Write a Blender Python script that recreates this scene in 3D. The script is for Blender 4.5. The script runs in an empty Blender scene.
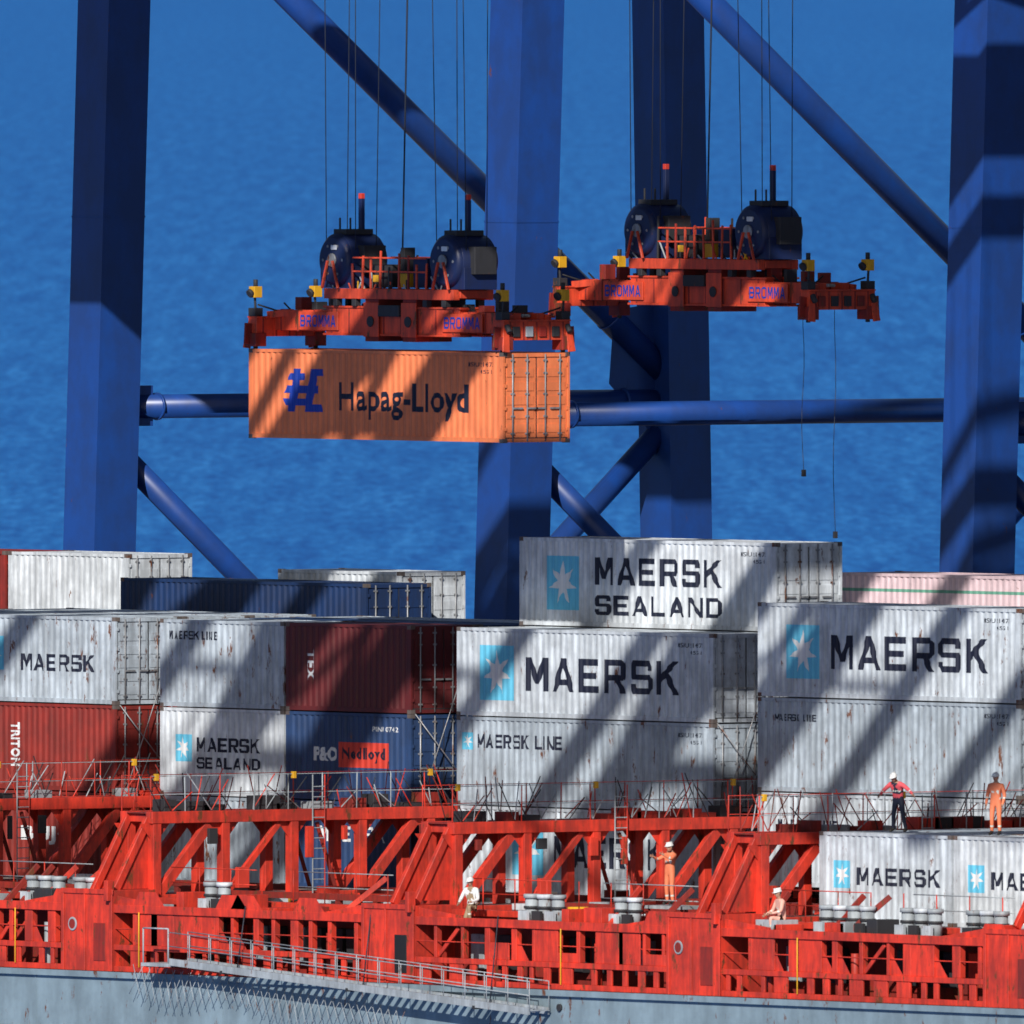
import bpy, bmesh, math, random
from mathutils import Vector, Matrix
random.seed(7)
TH=math.radians(52.5); C=math.cos(TH); S=math.sin(TH)
scene=bpy.context.scene
scene.view_settings.view_transform='Standard'
scene.view_settings.look='None'
scene.view_settings.exposure=0

# ------------------------------------------------------------ materials
def new_mat(name):
    m=bpy.data.materials.new(name); m.use_nodes=True
    nt=m.node_tree; b=nt.nodes['Principled BSDF']
    return m,nt,b
def paint(name,col,rough=0.5,dirt=0.35,rust=0.0,scale=0.8,spec=0.3,metal=0.0,streak=6.0,dirtcol=None):
    m,nt,b=new_mat(name); N=nt.nodes; L=nt.links
    geo=N.new('ShaderNodeNewGeometry')
    mp=N.new('ShaderNodeMapping'); mp.inputs['Scale'].default_value=(scale*streak,scale*streak,scale)
    L.new(geo.outputs['Position'],mp.inputs['Vector'])
    n1=N.new('ShaderNodeTexNoise'); n1.inputs['Scale'].default_value=0.9; n1.inputs['Detail'].default_value=3; n1.inputs['Roughness'].default_value=0.65
    L.new(mp.outputs[0],n1.inputs['Vector'])
    n2=N.new('ShaderNodeTexNoise'); n2.inputs['Scale'].default_value=0.7; n2.inputs['Detail'].default_value=4; n2.inputs['Roughness'].default_value=0.7
    L.new(geo.outputs['Position'],n2.inputs['Vector'])
    add=N.new('ShaderNodeMath'); add.operation='MULTIPLY'
    L.new(n1.outputs[0],add.inputs[0]); L.new(n2.outputs[0],add.inputs[1])
    r=N.new('ShaderNodeMapRange'); r.inputs['From Min'].default_value=0.17; r.inputs['From Max'].default_value=0.36
    L.new(add.outputs[0],r.inputs['Value'])
    mx=N.new('ShaderNodeMix'); mx.data_type='RGBA'
    dc=dirtcol or tuple(c*(1-dirt)+0.02*dirt for c in col)
    mx.inputs[6].default_value=(*dc,1); mx.inputs[7].default_value=(*col,1)
    L.new(r.outputs[0],mx.inputs[0]); out=mx.outputs[2]
    if rust>0:
        n3=N.new('ShaderNodeTexNoise'); n3.inputs['Scale'].default_value=1.6; n3.inputs['Detail'].default_value=5; n3.inputs['Roughness'].default_value=0.75
        mp2=N.new('ShaderNodeMapping'); mp2.inputs['Scale'].default_value=(1.6,1.6,0.55); L.new(geo.outputs['Position'],mp2.inputs['Vector'])
        L.new(mp2.outputs[0],n3.inputs['Vector'])
        r3=N.new('ShaderNodeMapRange'); r3.inputs['From Min'].default_value=0.69-rust*0.14; r3.inputs['From Max'].default_value=0.75-rust*0.14
        L.new(n3.outputs[0],r3.inputs['Value'])
        mx2=N.new('ShaderNodeMix'); mx2.data_type='RGBA'
        L.new(r3.outputs[0],mx2.inputs[0]); L.new(out,mx2.inputs[6]); mx2.inputs[7].default_value=(0.13,0.045,0.02,1)
        out=mx2.outputs[2]
    L.new(out,b.inputs['Base Color'])
    b.inputs['Roughness'].default_value=rough; b.inputs['Specular IOR Level'].default_value=spec; b.inputs['Metallic'].default_value=metal
    return m
WHITE=[paint('white_paint_%d'%i,c,0.5,0.42,ru) for i,(c,ru) in enumerate([((.58,.64,.70),.55),((.48,.55,.62),.8),((.68,.73,.78),.4),((.42,.49,.56),.7)])]
ORANGE=paint('orange_paint',(.86,.225,.085),0.55,0.25,0.25)
BROWN=paint('brown_paint',(.13,.018,.020),0.5,0.4,0.4)
REDC=paint('red_oxide_paint',(.30,.034,.026),0.5,0.45,0.6)
NAVY=paint('navy_paint',(.028,.065,.17),0.45,0.4,0.4)
DNAVY=paint('dark_navy_paint',(.014,.040,.13),0.45,0.4,0.3)
PINK=paint('faded_pink_paint',(.74,.56,.60),0.6,0.3,0.3)
GREEN=paint('faded_green_paint',(.14,.36,.27),0.6,0.3,0.4)
HARD=paint('galvanised_steel',(.36,.37,.39),0.45,0.5,0.9,metal=.3)
GASK=paint('door_gasket',(.03,.03,.035),0.8)
CAST=paint('corner_casting',(.16,.13,.12),0.6,0.5,1.0)
BLUE=paint('crane_blue_paint',(.011,.060,.28),0.36,0.32,0.05,scale=.3,spec=.5,streak=3)
DBLUE=paint('dark_blue_steel',(.010,.022,.09),0.4,0.4,0.3)
RED=paint('ship_red_paint',(.74,.050,.026),0.5,0.55,0.7,scale=.8)
RED2=paint('worn_dark_red_paint',(.30,.026,.018),0.6,0.5,0.9,scale=.8)
SRED=paint('spreader_red_paint',(.76,.08,.032),0.5,0.45,0.8)
YEL=paint('yellow_paint',(.80,.42,.02),0.5,0.3,0.2)
BLK=paint('black_rubber',(.015,.015,.018),0.6)
INK=paint('black_lettering',(.010,.014,.035),0.6,0.2)
INKB=paint('blue_lettering',(.012,.05,.36),0.6,0.2)
WINK=paint('white_lettering',(.7,.72,.74),0.6,0.2)
CYAN=paint('light_blue_logo',(.13,.52,.74),0.5,0.2)
REDL=paint('red_lettering',(.62,.05,.03),0.5,0.2)
HULL=paint('hull_grey_paint',(.23,.31,.36),0.5,0.35,0.7,scale=.25,streak=5)
DECK=paint('deck_paint',(.15,.09,.078),0.75,0.5,0.9)
HATCH=paint('hatch_cover_paint',(.20,.17,.16),0.7,0.5,0.9)
DARK=paint('dark_steel',(.035,.035,.04),0.6,0.4,0.5)
GALV=paint('grey_steel',(.38,.42,.45),0.5,0.4,0.6)
CONC=paint('concrete',(.30,.29,.27),0.9,0.35)
ROPE=paint('wire_rope',(.03,.035,.05),0.5)
def flat(name,col,rough=.7):
    m,nt,b=new_mat(name); b.inputs['Roughness'].default_value=rough
    N=nt.nodes; n=N.new('ShaderNodeTexNoise'); n.inputs['Scale'].default_value=14; mx=N.new('ShaderNodeMix'); mx.data_type='RGBA'
    tc=N.new('ShaderNodeTexCoord'); nt.links.new(tc.outputs['Object'],n.inputs['Vector'])
    mx.inputs[6].default_value=(*[c*.72 for c in col],1); mx.inputs[7].default_value=(*col,1)
    nt.links.new(n.outputs[0],mx.inputs[0]); nt.links.new(mx.outputs[2],b.inputs['Base Color'])
    return m
SKIN=flat('skin',(.50,.27,.18)); HELM=flat('white_helmet',(.85,.85,.83),.35); BOOT=flat('boots',(.03,.025,.02))
CL={'orange':flat('orange_workwear',(.88,.24,.11)),'red':flat('red_jacket',(.80,.10,.12)),'dark':flat('dark_trousers',(.02,.025,.05)),
    'white':flat('white_shirt',(.80,.80,.78)),'pink':flat('faded_workwear',(.88,.46,.36)),'khaki':flat('khaki_trousers',(.35,.25,.15))}
REFL=flat('reflective_tape',(.75,.78,.70),.3); HAIR=flat('hair',(.03,.02,.015))

# ------------------------------------------------------------ mesh builder
class MB:
    def __init__(s): s.v=[];s.f=[];s.m=[];s.sm=[];s.mats=[]
    def mi(s,mat):
        if mat not in s.mats: s.mats.append(mat)
        return s.mats.index(mat)
    def face(s,idx,mat,smooth=False):
        s.f.append(idx); s.m.append(s.mi(mat)); s.sm.append(smooth)
    def poly(s,pts,mat):
        b=len(s.v); s.v+= [tuple(p) for p in pts]; s.face(list(range(b,b+len(pts))),mat)
    def box(s,x0,x1,y0,y1,z0,z1,mat):
        b=len(s.v)
        s.v+=[(x0,y0,z0),(x1,y0,z0),(x1,y1,z0),(x0,y1,z0),(x0,y0,z1),(x1,y0,z1),(x1,y1,z1),(x0,y1,z1)]
        for q in ((3,2,1,0),(4,5,6,7),(0,1,5,4),(1,2,6,5),(2,3,7,6),(3,0,4,7)): s.face([b+i for i in q],mat)
    def frame(s,d):
        d=d.normalized(); up=Vector((0,0,1)) if abs(d.z)<.98 else Vector((1,0,0))
        a=d.cross(up).normalized(); b=a.cross(d).normalized(); return a,b
    def beam(s,p,q,w,h,mat,w2=None,h2=None):
        p=Vector(p);q=Vector(q); a,b=s.frame(q-p); w2=w2 or w; h2=h2 or h
        n=len(s.v)
        for o,ww,hh in ((p,w,h),(q,w2,h2)):
            for i,j in ((-1,-1),(1,-1),(1,1),(-1,1)): s.v.append(tuple(o+a*(i*ww/2)+b*(j*hh/2)))
        for qd in ((0,1,2,3),(7,6,5,4),(4,5,1,0),(5,6,2,1),(6,7,3,2),(7,4,0,3)): s.face([n+i for i in qd],mat)
    def cyl(s,p,q,r,mat,n=12,r2=None,caps=True):
        p=Vector(p);q=Vector(q); a,b=s.frame(q-p); r2=r if r2 is None else r2
        k=len(s.v)
        for o,rr in ((p,r),(q,r2)):
            for i in range(n):
                t=2*math.pi*i/n; s.v.append(tuple(o+a*(math.cos(t)*rr)+b*(math.sin(t)*rr)))
        for i in range(n):
            j=(i+1)%n; s.face([k+j,k+i,k+n+i,k+n+j],mat,True)
        if caps:
            s.face([k+i for i in range(n)],mat); s.face([k+n+i for i in reversed(range(n))],mat)
    def ell(s,c,rx,ry,rz,mat,nu=14,nv=10,zmin=-1.0,rot=None):
        k=len(s.v); c=Vector(c)
        for i in range(nv+1):
            ph=math.asin(zmin)+(math.pi/2-math.asin(zmin))*i/nv
            for j in range(nu):
                t=2*math.pi*j/nu; v=Vector((rx*math.cos(ph)*math.cos(t),ry*math.cos(ph)*math.sin(t),rz*math.sin(ph)))
                if rot: v=rot@v
                s.v.append(tuple(c+v))
        for i in range(nv):
            for j in range(nu):
                j2=(j+1)%nu; s.face([k+i*nu+j,k+i*nu+j2,k+(i+1)*nu+j2,k+(i+1)*nu+j],mat,True)
    def mesh(s,name):
        me=bpy.data.meshes.new(name); me.from_pydata(s.v,[],s.f)
        for m in s.mats: me.materials.append(m)
        me.polygons.foreach_set('material_index',s.m); me.polygons.foreach_set('use_smooth',s.sm)
        me.update(); return me
    def obj(s,name,parent=None,loc=(0,0,0),rz=0,bevel=0):
        o=bpy.data.objects.new(name,s.mesh(name)); scene.collection.objects.link(o); o.location=loc; o.rotation_euler[2]=rz
        if parent: o.parent=parent
        if bevel:
            m=o.modifiers.new('bevel','BEVEL'); m.width=bevel; m.segments=1; m.limit_method='ANGLE'
        return o
def empty(name,loc=(0,0,0),rz=0):
    e=bpy.data.objects.new(name,None); scene.collection.objects.link(e); e.location=loc; e.rotation_euler[2]=rz; e.empty_display_size=.5; return e

# ------------------------------------------------------------ container
PROF=[(0.0,0.0),(0.075,0.0),(0.14,0.042),(0.215,0.042),(0.28,0.0)]
PER=0.28; YR=-1.219
def ybreaks(L):
    x0=-L/2+.14; xs=[]; n=int((L-.28)/PER)
    off=((L-.28)-n*PER)/2
    xs.append((x0,0.008)); base=x0+off
    for i in range(n):
        for px,py in PROF[:-1]: xs.append((base+i*PER+px,0.008+py))
    xs.append((base+n*PER,0.008)); xs.append((x0+(L-.28),0.008))
    out=[xs[0]]
    for a in xs[1:]:
        if a[0]-out[-1][0]>1e-4: out.append(a)
    return out
def yprof(x,br):
    for i in range(len(br)-1):
        if br[i][0]<=x<=br[i+1][0]:
            t=(x-br[i][0])/(br[i+1][0]-br[i][0]); return br[i][1]*(1-t)+br[i+1][1]*t
    return 0.0
_cm={}
BODY=WHITE[0]
def container_mesh(L,H):
    key=(L,H)
    if key in _cm: return _cm[key]
    b=MB(); b.mi(BODY); W=1.219; zl=.15; zt=H-.10
    br=ybreaks(L)
    for sgn in (1,-1):
        k=len(b.v)
        for x,y in br:
            yy=(-W+y)*sgn; b.v+=[(x,yy,zl),(x,yy,zt)]
        for i in range(len(br)-1):
            q=[k+2*i,k+2*i+2,k+2*i+3,k+2*i+1]
            b.face(q if sgn==1 else q[::-1],BODY)
    for sy in (-1,1):
        y0,y1=sorted((sy*W,sy*(W-.07)))
        b.box(-L/2+.16,L/2-.16,y0,y1,0.02,zl,BODY); b.box(-L/2+.16,L/2-.16,y0,y1,zt,H-.01,BODY)
        for sx in (-1,1):
            x0,x1=sorted((sx*(L/2),sx*(L/2-.16))); b.box(x0,x1,y0,y1,.12,H-.12,BODY)
            x0,x1=sorted((sx*(L/2+.003),sx*(L/2-.178))); y0c,y1c=sorted((sy*(W+.003),sy*(W-.16)))
            b.box(x0,x1,y0c,y1c,0,.118,CAST); b.box(x0,x1,y0c,y1c,H-.118,H,CAST)
    k=len(b.v)
    for i,(x,y) in enumerate(br): b.v+=[(x,-W+.07,H-.02-y*.5),(x,W-.07,H-.02-y*.5)]
    for i in range(len(br)-1): b.face([k+2*i,k+2*i+2,k+2*i+3,k+2*i+1],BODY)
    b.box(-L/2+.02,L/2-.02,-W+.07,W-.07,.10,.16,DARK)
    x=L/2
    b.box(x-.10,x-.01,-W+.16,W-.16,.02,.13,BODY); b.box(x-.10,x-.01,-W+.16,W-.16,H-.13,H-.02,BODY)
    for s in (-1,1):
        y0,y1=sorted((s*.012,s*(W-.085)))
        b.box(x-.075,x-.045,y0,y1,.13,H-.13,BODY)
        for zz in range(5):
            z0=.30+zz*(H-.6)/5; b.box(x-.045,x-.027,y0+.07,y1-.07,z0,z0+(H-.6)/5*.62,BODY)
        b.box(x-.045,x-.040,y0,y0+.03,.13,H-.13,GASK)
        for yy in (s*.33,s*.86):
            b.cyl((x-.005,yy,.05),(x-.005,yy,H-.05),.024,HARD,8)
            for z in (.25,.75,1.4,2.0,H-.25): b.box(x-.04,x+.012,yy-.06,yy+.06,z,z+.05,HARD)
            b.box(x-.02,x+.03,min(yy,yy-s*.36),max(yy,yy-s*.36),.98,1.03,HARD)
        for z in (.35,.95,1.6,H-.4):
            y0,y1=sorted((s*(W-.13),s*(W-.02))); b.box(x-.01,x+.008,y0,y1,z,z+.10,BODY)
    k=len(b.v); n=33; ys=[-W+.07+i*(2*W-.14)/n for i in range(n+1)]
    for i,y in enumerate(ys):
        d=.04 if (i//1)%4 in (1,2) else 0.0
        b.v+=[(-x+.02+d,y,.15),(-x+.02+d,y,H-.1)]
    for i in range(n): b.face([k+2*i+2,k+2*i,k+2*i+1,k+2*i+3],BODY)
    b.box(-x+.01,-x+.1,-W+.07,W-.07,.02,.149,BODY); b.box(-x+.01,-x+.1,-W+.07,W-.07,H-.099,H-.02,BODY)
    me=b.mesh('container_body'); _cm[key]=me; return me
def wrap_label(me,br,lift):
    bm=bmesh.new(); bm.from_mesh(me)
    xs=[v.co.x for v in bm.verts]; mn,mxx=min(xs),max(xs)
    for x,_ in br:
        if mn<x<mxx:
            bmesh.ops.bisect_plane(bm,geom=bm.verts[:]+bm.edges[:]+bm.faces[:],dist=1e-5,plane_co=(x,0,0),plane_no=(1,0,0))
    for v in bm.verts: v.co.y=YR+yprof(v.co.x,br)-lift-v.co.y
    for f in bm.faces: f.normal_update()
    for f in bm.faces:
        if f.normal.y>0: f.normal_flip()
    bm.to_mesh(me); bm.free()
def rc(a,b_,c,d): return [(a,c),(b_,c),(b_,d),(a,d)]
GL={'M':[rc(0,.19,0,1),rc(.81,1,0,1),[(.02,1),(.27,1),(.60,.22),(.40,.22)],[(.98,1),(.73,1),(.40,.22),(.60,.22)]],
'A':[[(0,0),(.21,0),(.62,1),(.38,1)],[(1,0),(.79,0),(.38,1),(.62,1)],rc(.2,.8,.20,.37)],
'E':[rc(0,.22,0,1),rc(.22,.92,.80,1),rc(.22,.84,.41,.59),rc(.22,.94,0,.20)],
'R':[rc(0,.21,0,1),[(.21,.82),(.21,1),(.80,1),(.98,.82)],rc(.21,.85,.38,.55),[(.77,.45),(.9,.40),(1,.52),(1,.84),(.93,.92),(.77,.85)],[(.45,.45),(.70,.45),(1,0),(.74,0)]],
'S':[[(.0,.82),(.12,1),(.88,1),(.97,.82)],[(0,.55),(.1,.42),(.22,.50),(.22,.84),(.0,.84)],[(.08,.43),(.2,.58),(.90,.58),(.98,.42)],[(.78,.16),(1,.16),(1,.46),(.9,.56),(.78,.5)],[(.02,.18),(.12,0),(.88,0),(1,.18)],rc(.77,.97,.70,.84),rc(.02,.22,.16,.30)],
'K':[rc(0,.21,0,1),[(.21,.36),(.21,.62),(.70,1),(.98,1)],[(.36,.52),(.54,.66),(1,0),(.74,0)]],
'L':[rc(0,.22,0,1),rc(.22,.92,0,.20)],
'N':[rc(0,.2,0,1),rc(.8,1,0,1),[(.02,1),(.26,1),(.98,0),(.74,0)]],
'D':[rc(0,.21,0,1),[(.21,.81),(.21,1),(.75,1),(.95,.81)],[(.21,0),(.21,.19),(.95,.19),(.75,0)],[(.79,.1),(.92,.12),(1,.25),(1,.75),(.92,.88),(.79,.9)]],
'I':[rc(0,.22,0,1)],' ':[]}
CWD={'I':.22,' ':.35}
def block_mesh(s,w,h):
    tot=sum(CWD.get(ch,1) for ch in s)+.20*(len(s)-1); cw=w/tot; v=[];f=[]; x=0
    for ch in s:
        for j,q in enumerate(GL[ch]):
            k=len(v); v+=[(x+p[0]*cw,.0022*j,p[1]*h) for p in q]; f.append(list(range(k,k+len(q))))
        x+=(CWD.get(ch,1)+.20)*cw
    me=bpy.data.meshes.new('lettering'); me.from_pydata(v,[],f); return me
def text_mesh(s,bold,shear=0):
    cu=bpy.data.curves.new('t','FONT'); cu.body=s; cu.size=1; cu.offset=bold; cu.shear=shear; cu.resolution_u=3; cu.space_character=1.06
    o=bpy.data.objects.new('t',cu); scene.collection.objects.link(o); bpy.context.view_layer.update()
    me=bpy.data.meshes.new_from_object(o.evaluated_get(bpy.context.evaluated_depsgraph_get()))
    bpy.data.objects.remove(o); return me
def label(par,L,s,x,z,w,h,mat,bold=.035,shear=0,lift=.004,vert=False):
    """x = metres from far (-X) end of the box to start of lettering, z=bottom"""
    if not vert and all(ch in GL for ch in s):
        me=block_mesh(s,w,h)
        for v in me.vertices: v.co.x+=-L/2+x; v.co.z+=z
    else:
        me=text_mesh(s,bold,shear); vs=me.vertices
        x0=min(v.co.x for v in vs);x1=max(v.co.x for v in vs);y0=min(v.co.y for v in vs);y1=max(v.co.y for v in vs)
        for v in vs:
            u=(v.co.x-x0)/(x1-x0); t=(v.co.y-y0)/(y1-y0)
            if vert: v.co=(-L/2+x+t*w,0,z+(1-u)*h)
            else: v.co=(-L/2+x+u*w,0,z+t*h)
    wrap_label(me,ybreaks(L),lift)
    me.materials.clear(); me.materials.append(mat)
    o=bpy.data.objects.new('lettering',me); scene.collection.objects.link(o); o.parent=par
def patch(par,L,pts,mat,lift=.003,name='logo'):
    me=bpy.data.meshes.new(name); me.from_pydata([(-L/2+p[0],0,p[1]) for p in pts],[],[list(range(len(pts)))])
    bm=bmesh.new(); bm.from_mesh(me); bmesh.ops.triangulate(bm,faces=bm.faces); bm.to_mesh(me); bm.free()
    wrap_label(me,ybreaks(L),lift); me.materials.append(mat)
    o=bpy.data.objects.new(name,me); scene.collection.objects.link(o); o.parent=par
def star(par,L,x,z,a):
    patch(par,L,[(x,z),(x+a,z),(x+a,z+a),(x,z+a)],CYAN,.003)
    pts=[]
    for i in range(14):
        r=a*.42 if i%2==0 else a*.17; t=math.pi/2+i*math.pi/7; pts.append((x+a/2+r*math.cos(t),z+a/2+r*math.sin(t)))
    patch(par,L,pts,WINK,.006,'star')
L40=12.192; L20=6.058
def container(xn,yf,z,L=L40,H=2.59,mat=None):
    """xn: X of the door end, yf: Y of the port side wall, z: base"""
    e=empty('shipping_container',(xn-L/2,yf+1.219,z))
    o=bpy.data.objects.new('body',container_mesh(L,H)); scene.collection.objects.link(o); o.parent=e
    m=mat or random.choice(WHITE); o.material_slots[0].link='OBJECT'; o.material_slots[0].material=m
    return e
def marks(e,L,H,mat=INK):
    label(e,L,'MSKU 214873',L-1.7,H-.42,1.2,.13,mat,.01); label(e,L,'45G1',L-1.1,H-.62,.5,.11,mat,.01)

Z0=11.0; T=2.60
B=14.4
c=container(0,0,Z0+2*T,mat=WHITE[0]); star(c,L40,1.1,.48,1.60); label(c,L40,'MAERSK',3.3,.78,7.25,.98,INK); marks(c,L40,2.59)
c=container(0,0,Z0+T,mat=WHITE[3]); star(c,L40,.25,1.62,.5); label(c,L40,'MAERSK LINE',.95,1.68,4.1,.40,INK); marks(c,L40,2.59)
c=container(0,0,Z0,mat=WHITE[0]); star(c,L40,2.6,.62,1.5); label(c,L40,'MAERSK',4.6,.88,5.2,.9,INK)
for i in range(3): container(0,2.5,Z0+i*T,mat=WHITE[i])
c=container(-.25,2.5,Z0+3*T,mat=WHITE[2]); star(c,L40,1.25,.48,1.58); label(c,L40,'MAERSK',3.6,1.24,6.0,.80,INK); label(c,L40,'SEALAND',3.6,.36,6.0,.58,INK); marks(c,L40,2.59)
HB=2.72; zb=11.55; xb=14.3
c=container(xb,0,zb+2*HB+.03,H=2.72,mat=WHITE[0]); star(c,L40,1.3,.55,1.55); label(c,L40,'MAERSK',3.4,.85,7.3,.98,INK); marks(c,L40,2.72)
c=container(xb,0,zb+HB+.015,H=2.72,mat=WHITE[3]); label(c,L40,'MAERSK LINE',.8,2.05,1.9,.2,INK); marks(c,L40,2.72)
c=container(xb,0,zb,H=2.72,mat=WHITE[0]); label(c,L40,'MAERSK LINE',.9,1.6,2.8,.35,INK)
xa=-B-6.15; xc=-B
c=container(xa,0,Z0+2*T,L20,mat=WHITE[1]); label(c,L20,'MAERSK LINE',.4,2.0,2.4,.25,INK)
c=container(xa,0,Z0+T,L20,mat=WHITE[2]); star(c,L20,.7,1.0,.8); label(c,L20,'MAERSK',1.75,1.30,3.1,.42,INK); label(c,L20,'SEALAND',1.75,.80,3.1,.34,INK)
c=container(xa,0,Z0,L20,mat=WHITE[3])
c=container(xc,0,Z0+2*T,L20,mat=BROWN); label(c,L20,'TEX',1.0,.9,.35,.9,WINK,.03,vert=True)
c=container(xc,0,Z0+T,L20,mat=NAVY); label(c,L20,'P&O',1.35,1.15,1.1,.42,WINK,.05); patch(c,L20,[(2.55,.98),(4.95,.98),(4.95,1.72),(2.55,1.72)],REDL); label(c,L20,'Nedlloyd',2.7,1.12,2.1,.45,INK,.03,lift=.008); label(c,L20,'PONU 077412',4.2,2.05,1.2,.15,WINK,.01)
c=container(xc,0,Z0,L20,mat=NAVY); label(c,L20,'MAERSK',1.6,1.4,3.2,.45,WINK)
c=container(-2*B,0,Z0+2*T,mat=WHITE[1]); star(c,L40,5.6,.95,1.0); label(c,L40,'MAERSK',7.5,.95,3.6,.5,INK)
c=container(-2*B,0,Z0+T,mat=REDC); label(c,L40,'TRITON',7.0,.7,.4,1.3,WINK,.03,vert=True)
c=container(-2*B,0,Z0,mat=REDC); label(c,L40,'BUJG',7.5,1.0,2.6,.55,WINK,.05)
for i in range(3): container(-3*B,0,Z0+i*T,mat=[WHITE[0],BROWN,WHITE[3]][i])
pal=WHITE+[REDC,NAVY,BROWN,WHITE[0],WHITE[1],WHITE[3]]
for k in range(1,9):
    yf=2.5*k
    for bay,xn in ((-3,-3*B),(-2,-2*B),(-1,-B),(0,0),(1,xb),(2,xb+B+.2)):
        n={-3:2,-2:2,-1:2,0:3,1:2,2:2}[bay]
        if bay==0 and k==1: continue
        if bay==-1 and k<=2: n=3
        if bay==-2 and k<=2: n=3
        if bay==-2 and k in(4,5): continue
        if bay==-3 and k==6: continue
        if bay==0 and k==6: continue
        for i in range(n): container(xn,yf,Z0+i*T,mat=random.choice(pal))
for i in range(3):
    container(-2*B-.9,10,11.45+i*2.74,H=2.72,mat=DNAVY if i==2 else WHITE[1])
    container(-31.3,12.5,11.75+i*2.74,L20,2.72,mat=WHITE[2])
    container(-48.2,15,12.0+i*2.74,L20,2.72,mat=WHITE[2]); container(-54.4,15,12.0+i*2.74,L20,2.72,mat=REDC)
    c=container(-1.3,15,12.0+i*2.74,H=2.72,mat=PINK if i==2 else GREEN)
patch(c,L40,[(.2,2.17),(12,2.17),(12,2.26),(.2,2.26)],GREEN)
c=container(22.7,-9.1,Z0,L20,mat=WHITE[0]); star(c,L20,.62,1.0,.78); label(c,L20,'MAERSK',1.7,1.10,3.8,.5,INK)
c=container(28.85,-9.1,Z0,L20,mat=WHITE[2]); star(c,L20,.62,1.0,.78); label(c,L20,'MAERSK',1.7,1.10,3.8,.5,INK)
for yy in (-6.6,-4.1,-1.6):
    container(22.7,yy,Z0,L20); container(28.85,yy,Z0,L20)
for i in range(3): container(xb+B+.2,.9,Z0+i*T,mat=REDC)

# ------------------------------------------------------------ ship
XL,XR=-125,95
ship=MB()
side=[(XR,-12.5),(-90,-12.5),(-105,-9),(-118,-3),(XL,5.75),(-118,14.5),(-105,20.5),(-90,24),(XR,24)]
lv=[(-4,RED2),(1.2,RED2),(1.2,HULL),(8.9,HULL)]
k=len(ship.v)
for z,_ in lv:
    for x,y in side: ship.v.append((x,y,z))
n=len(side)
for l,mat in ((0,RED2),(2,HULL)):
    for i in range(n):
        j=(i+1)%n; ship.face([k+l*n+j,k+l*n+i,k+(l+1)*n+i,k+(l+1)*n+j],mat)
ship.poly([(x,y,8.9) for x,y in side][::-1],DECK)
ship.box(-90,XR,-12.62,-12.5,8.78,8.95,HULL)
for z in (7.3,5.2,3.1): ship.box(-90,XR,-12.512,-12.5,z,z+.04,HULL)
for x in range(-88,94,9): ship.box(x,x+.05,-12.511,-12.5,1.3,8.77,HULL)
for x in (-61,-33,-19,9,37,61): ship.cyl((x,-12.56,8.45),(x,-12.5,8.45),.11,DARK,10)
ship.obj('container_ship_hull')

def hatch(xn,L,name='hatch_cover'):
    b=MB()
    x0=xn-L
    for (y0,y1,zt) in ((-10.6,-.1,10.8),(0.0,7.4,10.98),(7.5,22.8,11.2)):
        b.box(x0,xn,y0,y1,9.9,zt,HATCH)
        for i in range(9):
            xx=x0+.3+i*(L-.6)/8; b.box(xx-.05,xx+.05,y0-.03,y0,9.95,zt-.05,RED2)
    b.box(x0+.1,xn-.1,-10.5,22.7,8.9,9.898,RED2)
    for j in range(5):
        yy=-10.2+j*2.5
        for xx in (x0+.15,x0+L/2-.12,x0+L/2+.12,xn-.15): b.box(xx-.13,xx+.13,yy-.11,yy+.11,10.8,11.0,GALV if j%2 else RED2)
    b.box(x0+.1,xn-.1,-5.3,-5.2,10.8,10.84,DARK)
    if xn<20:
        for i in range(26):
            xx=x0+random.uniform(.5,L-1.6); yy=random.uniform(-10.4,-1); l=random.uniform(.6,2.2); a=random.uniform(-.5,.5); zz=random.uniform(10.86,11.1)
            b.cyl((xx,yy,10.86),(xx+l*math.cos(a),yy+l*math.sin(a),zz),.035,random.choice([GALV,RED2,DARK,WHITE[0],RED]),6)
        for i in range(13):
            xx=x0+random.uniform(.5,L-1.4); yy=random.uniform(-10.4,-2); b.box(xx,xx+random.uniform(.3,1.1),yy,yy+.5,10.803,10.803+random.uniform(.15,.6),random.choice([GALV,RED2,DARK,YEL,HATCH,WHITE[2],RED]))
        for yy in (-8.9,-3.9):
            b.box(x0+.4,xn-.5,yy-.09,yy+.09,11.1,11.28,RED2)
            for i in range(7): b.box(x0+.6+i*1.8,x0+.8+i*1.8,yy-.07,yy+.07,10.8,11.1,RED2)
        for i in range(4):
            xx=x0+1.2+i*2.9+random.uniform(-.5,.5); yy=random.uniform(-9.8,-7)
            b.cyl((xx,yy,10.8),(xx,yy,10.8+random.uniform(.2,.45)),.3,random.choice([DARK,GALV,YEL]),12)
    b.obj(name)
for xn in (-4*B,-3*B,-2*B,-B,0,14.3,28.9,43.3): hatch(xn,12.25)

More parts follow.
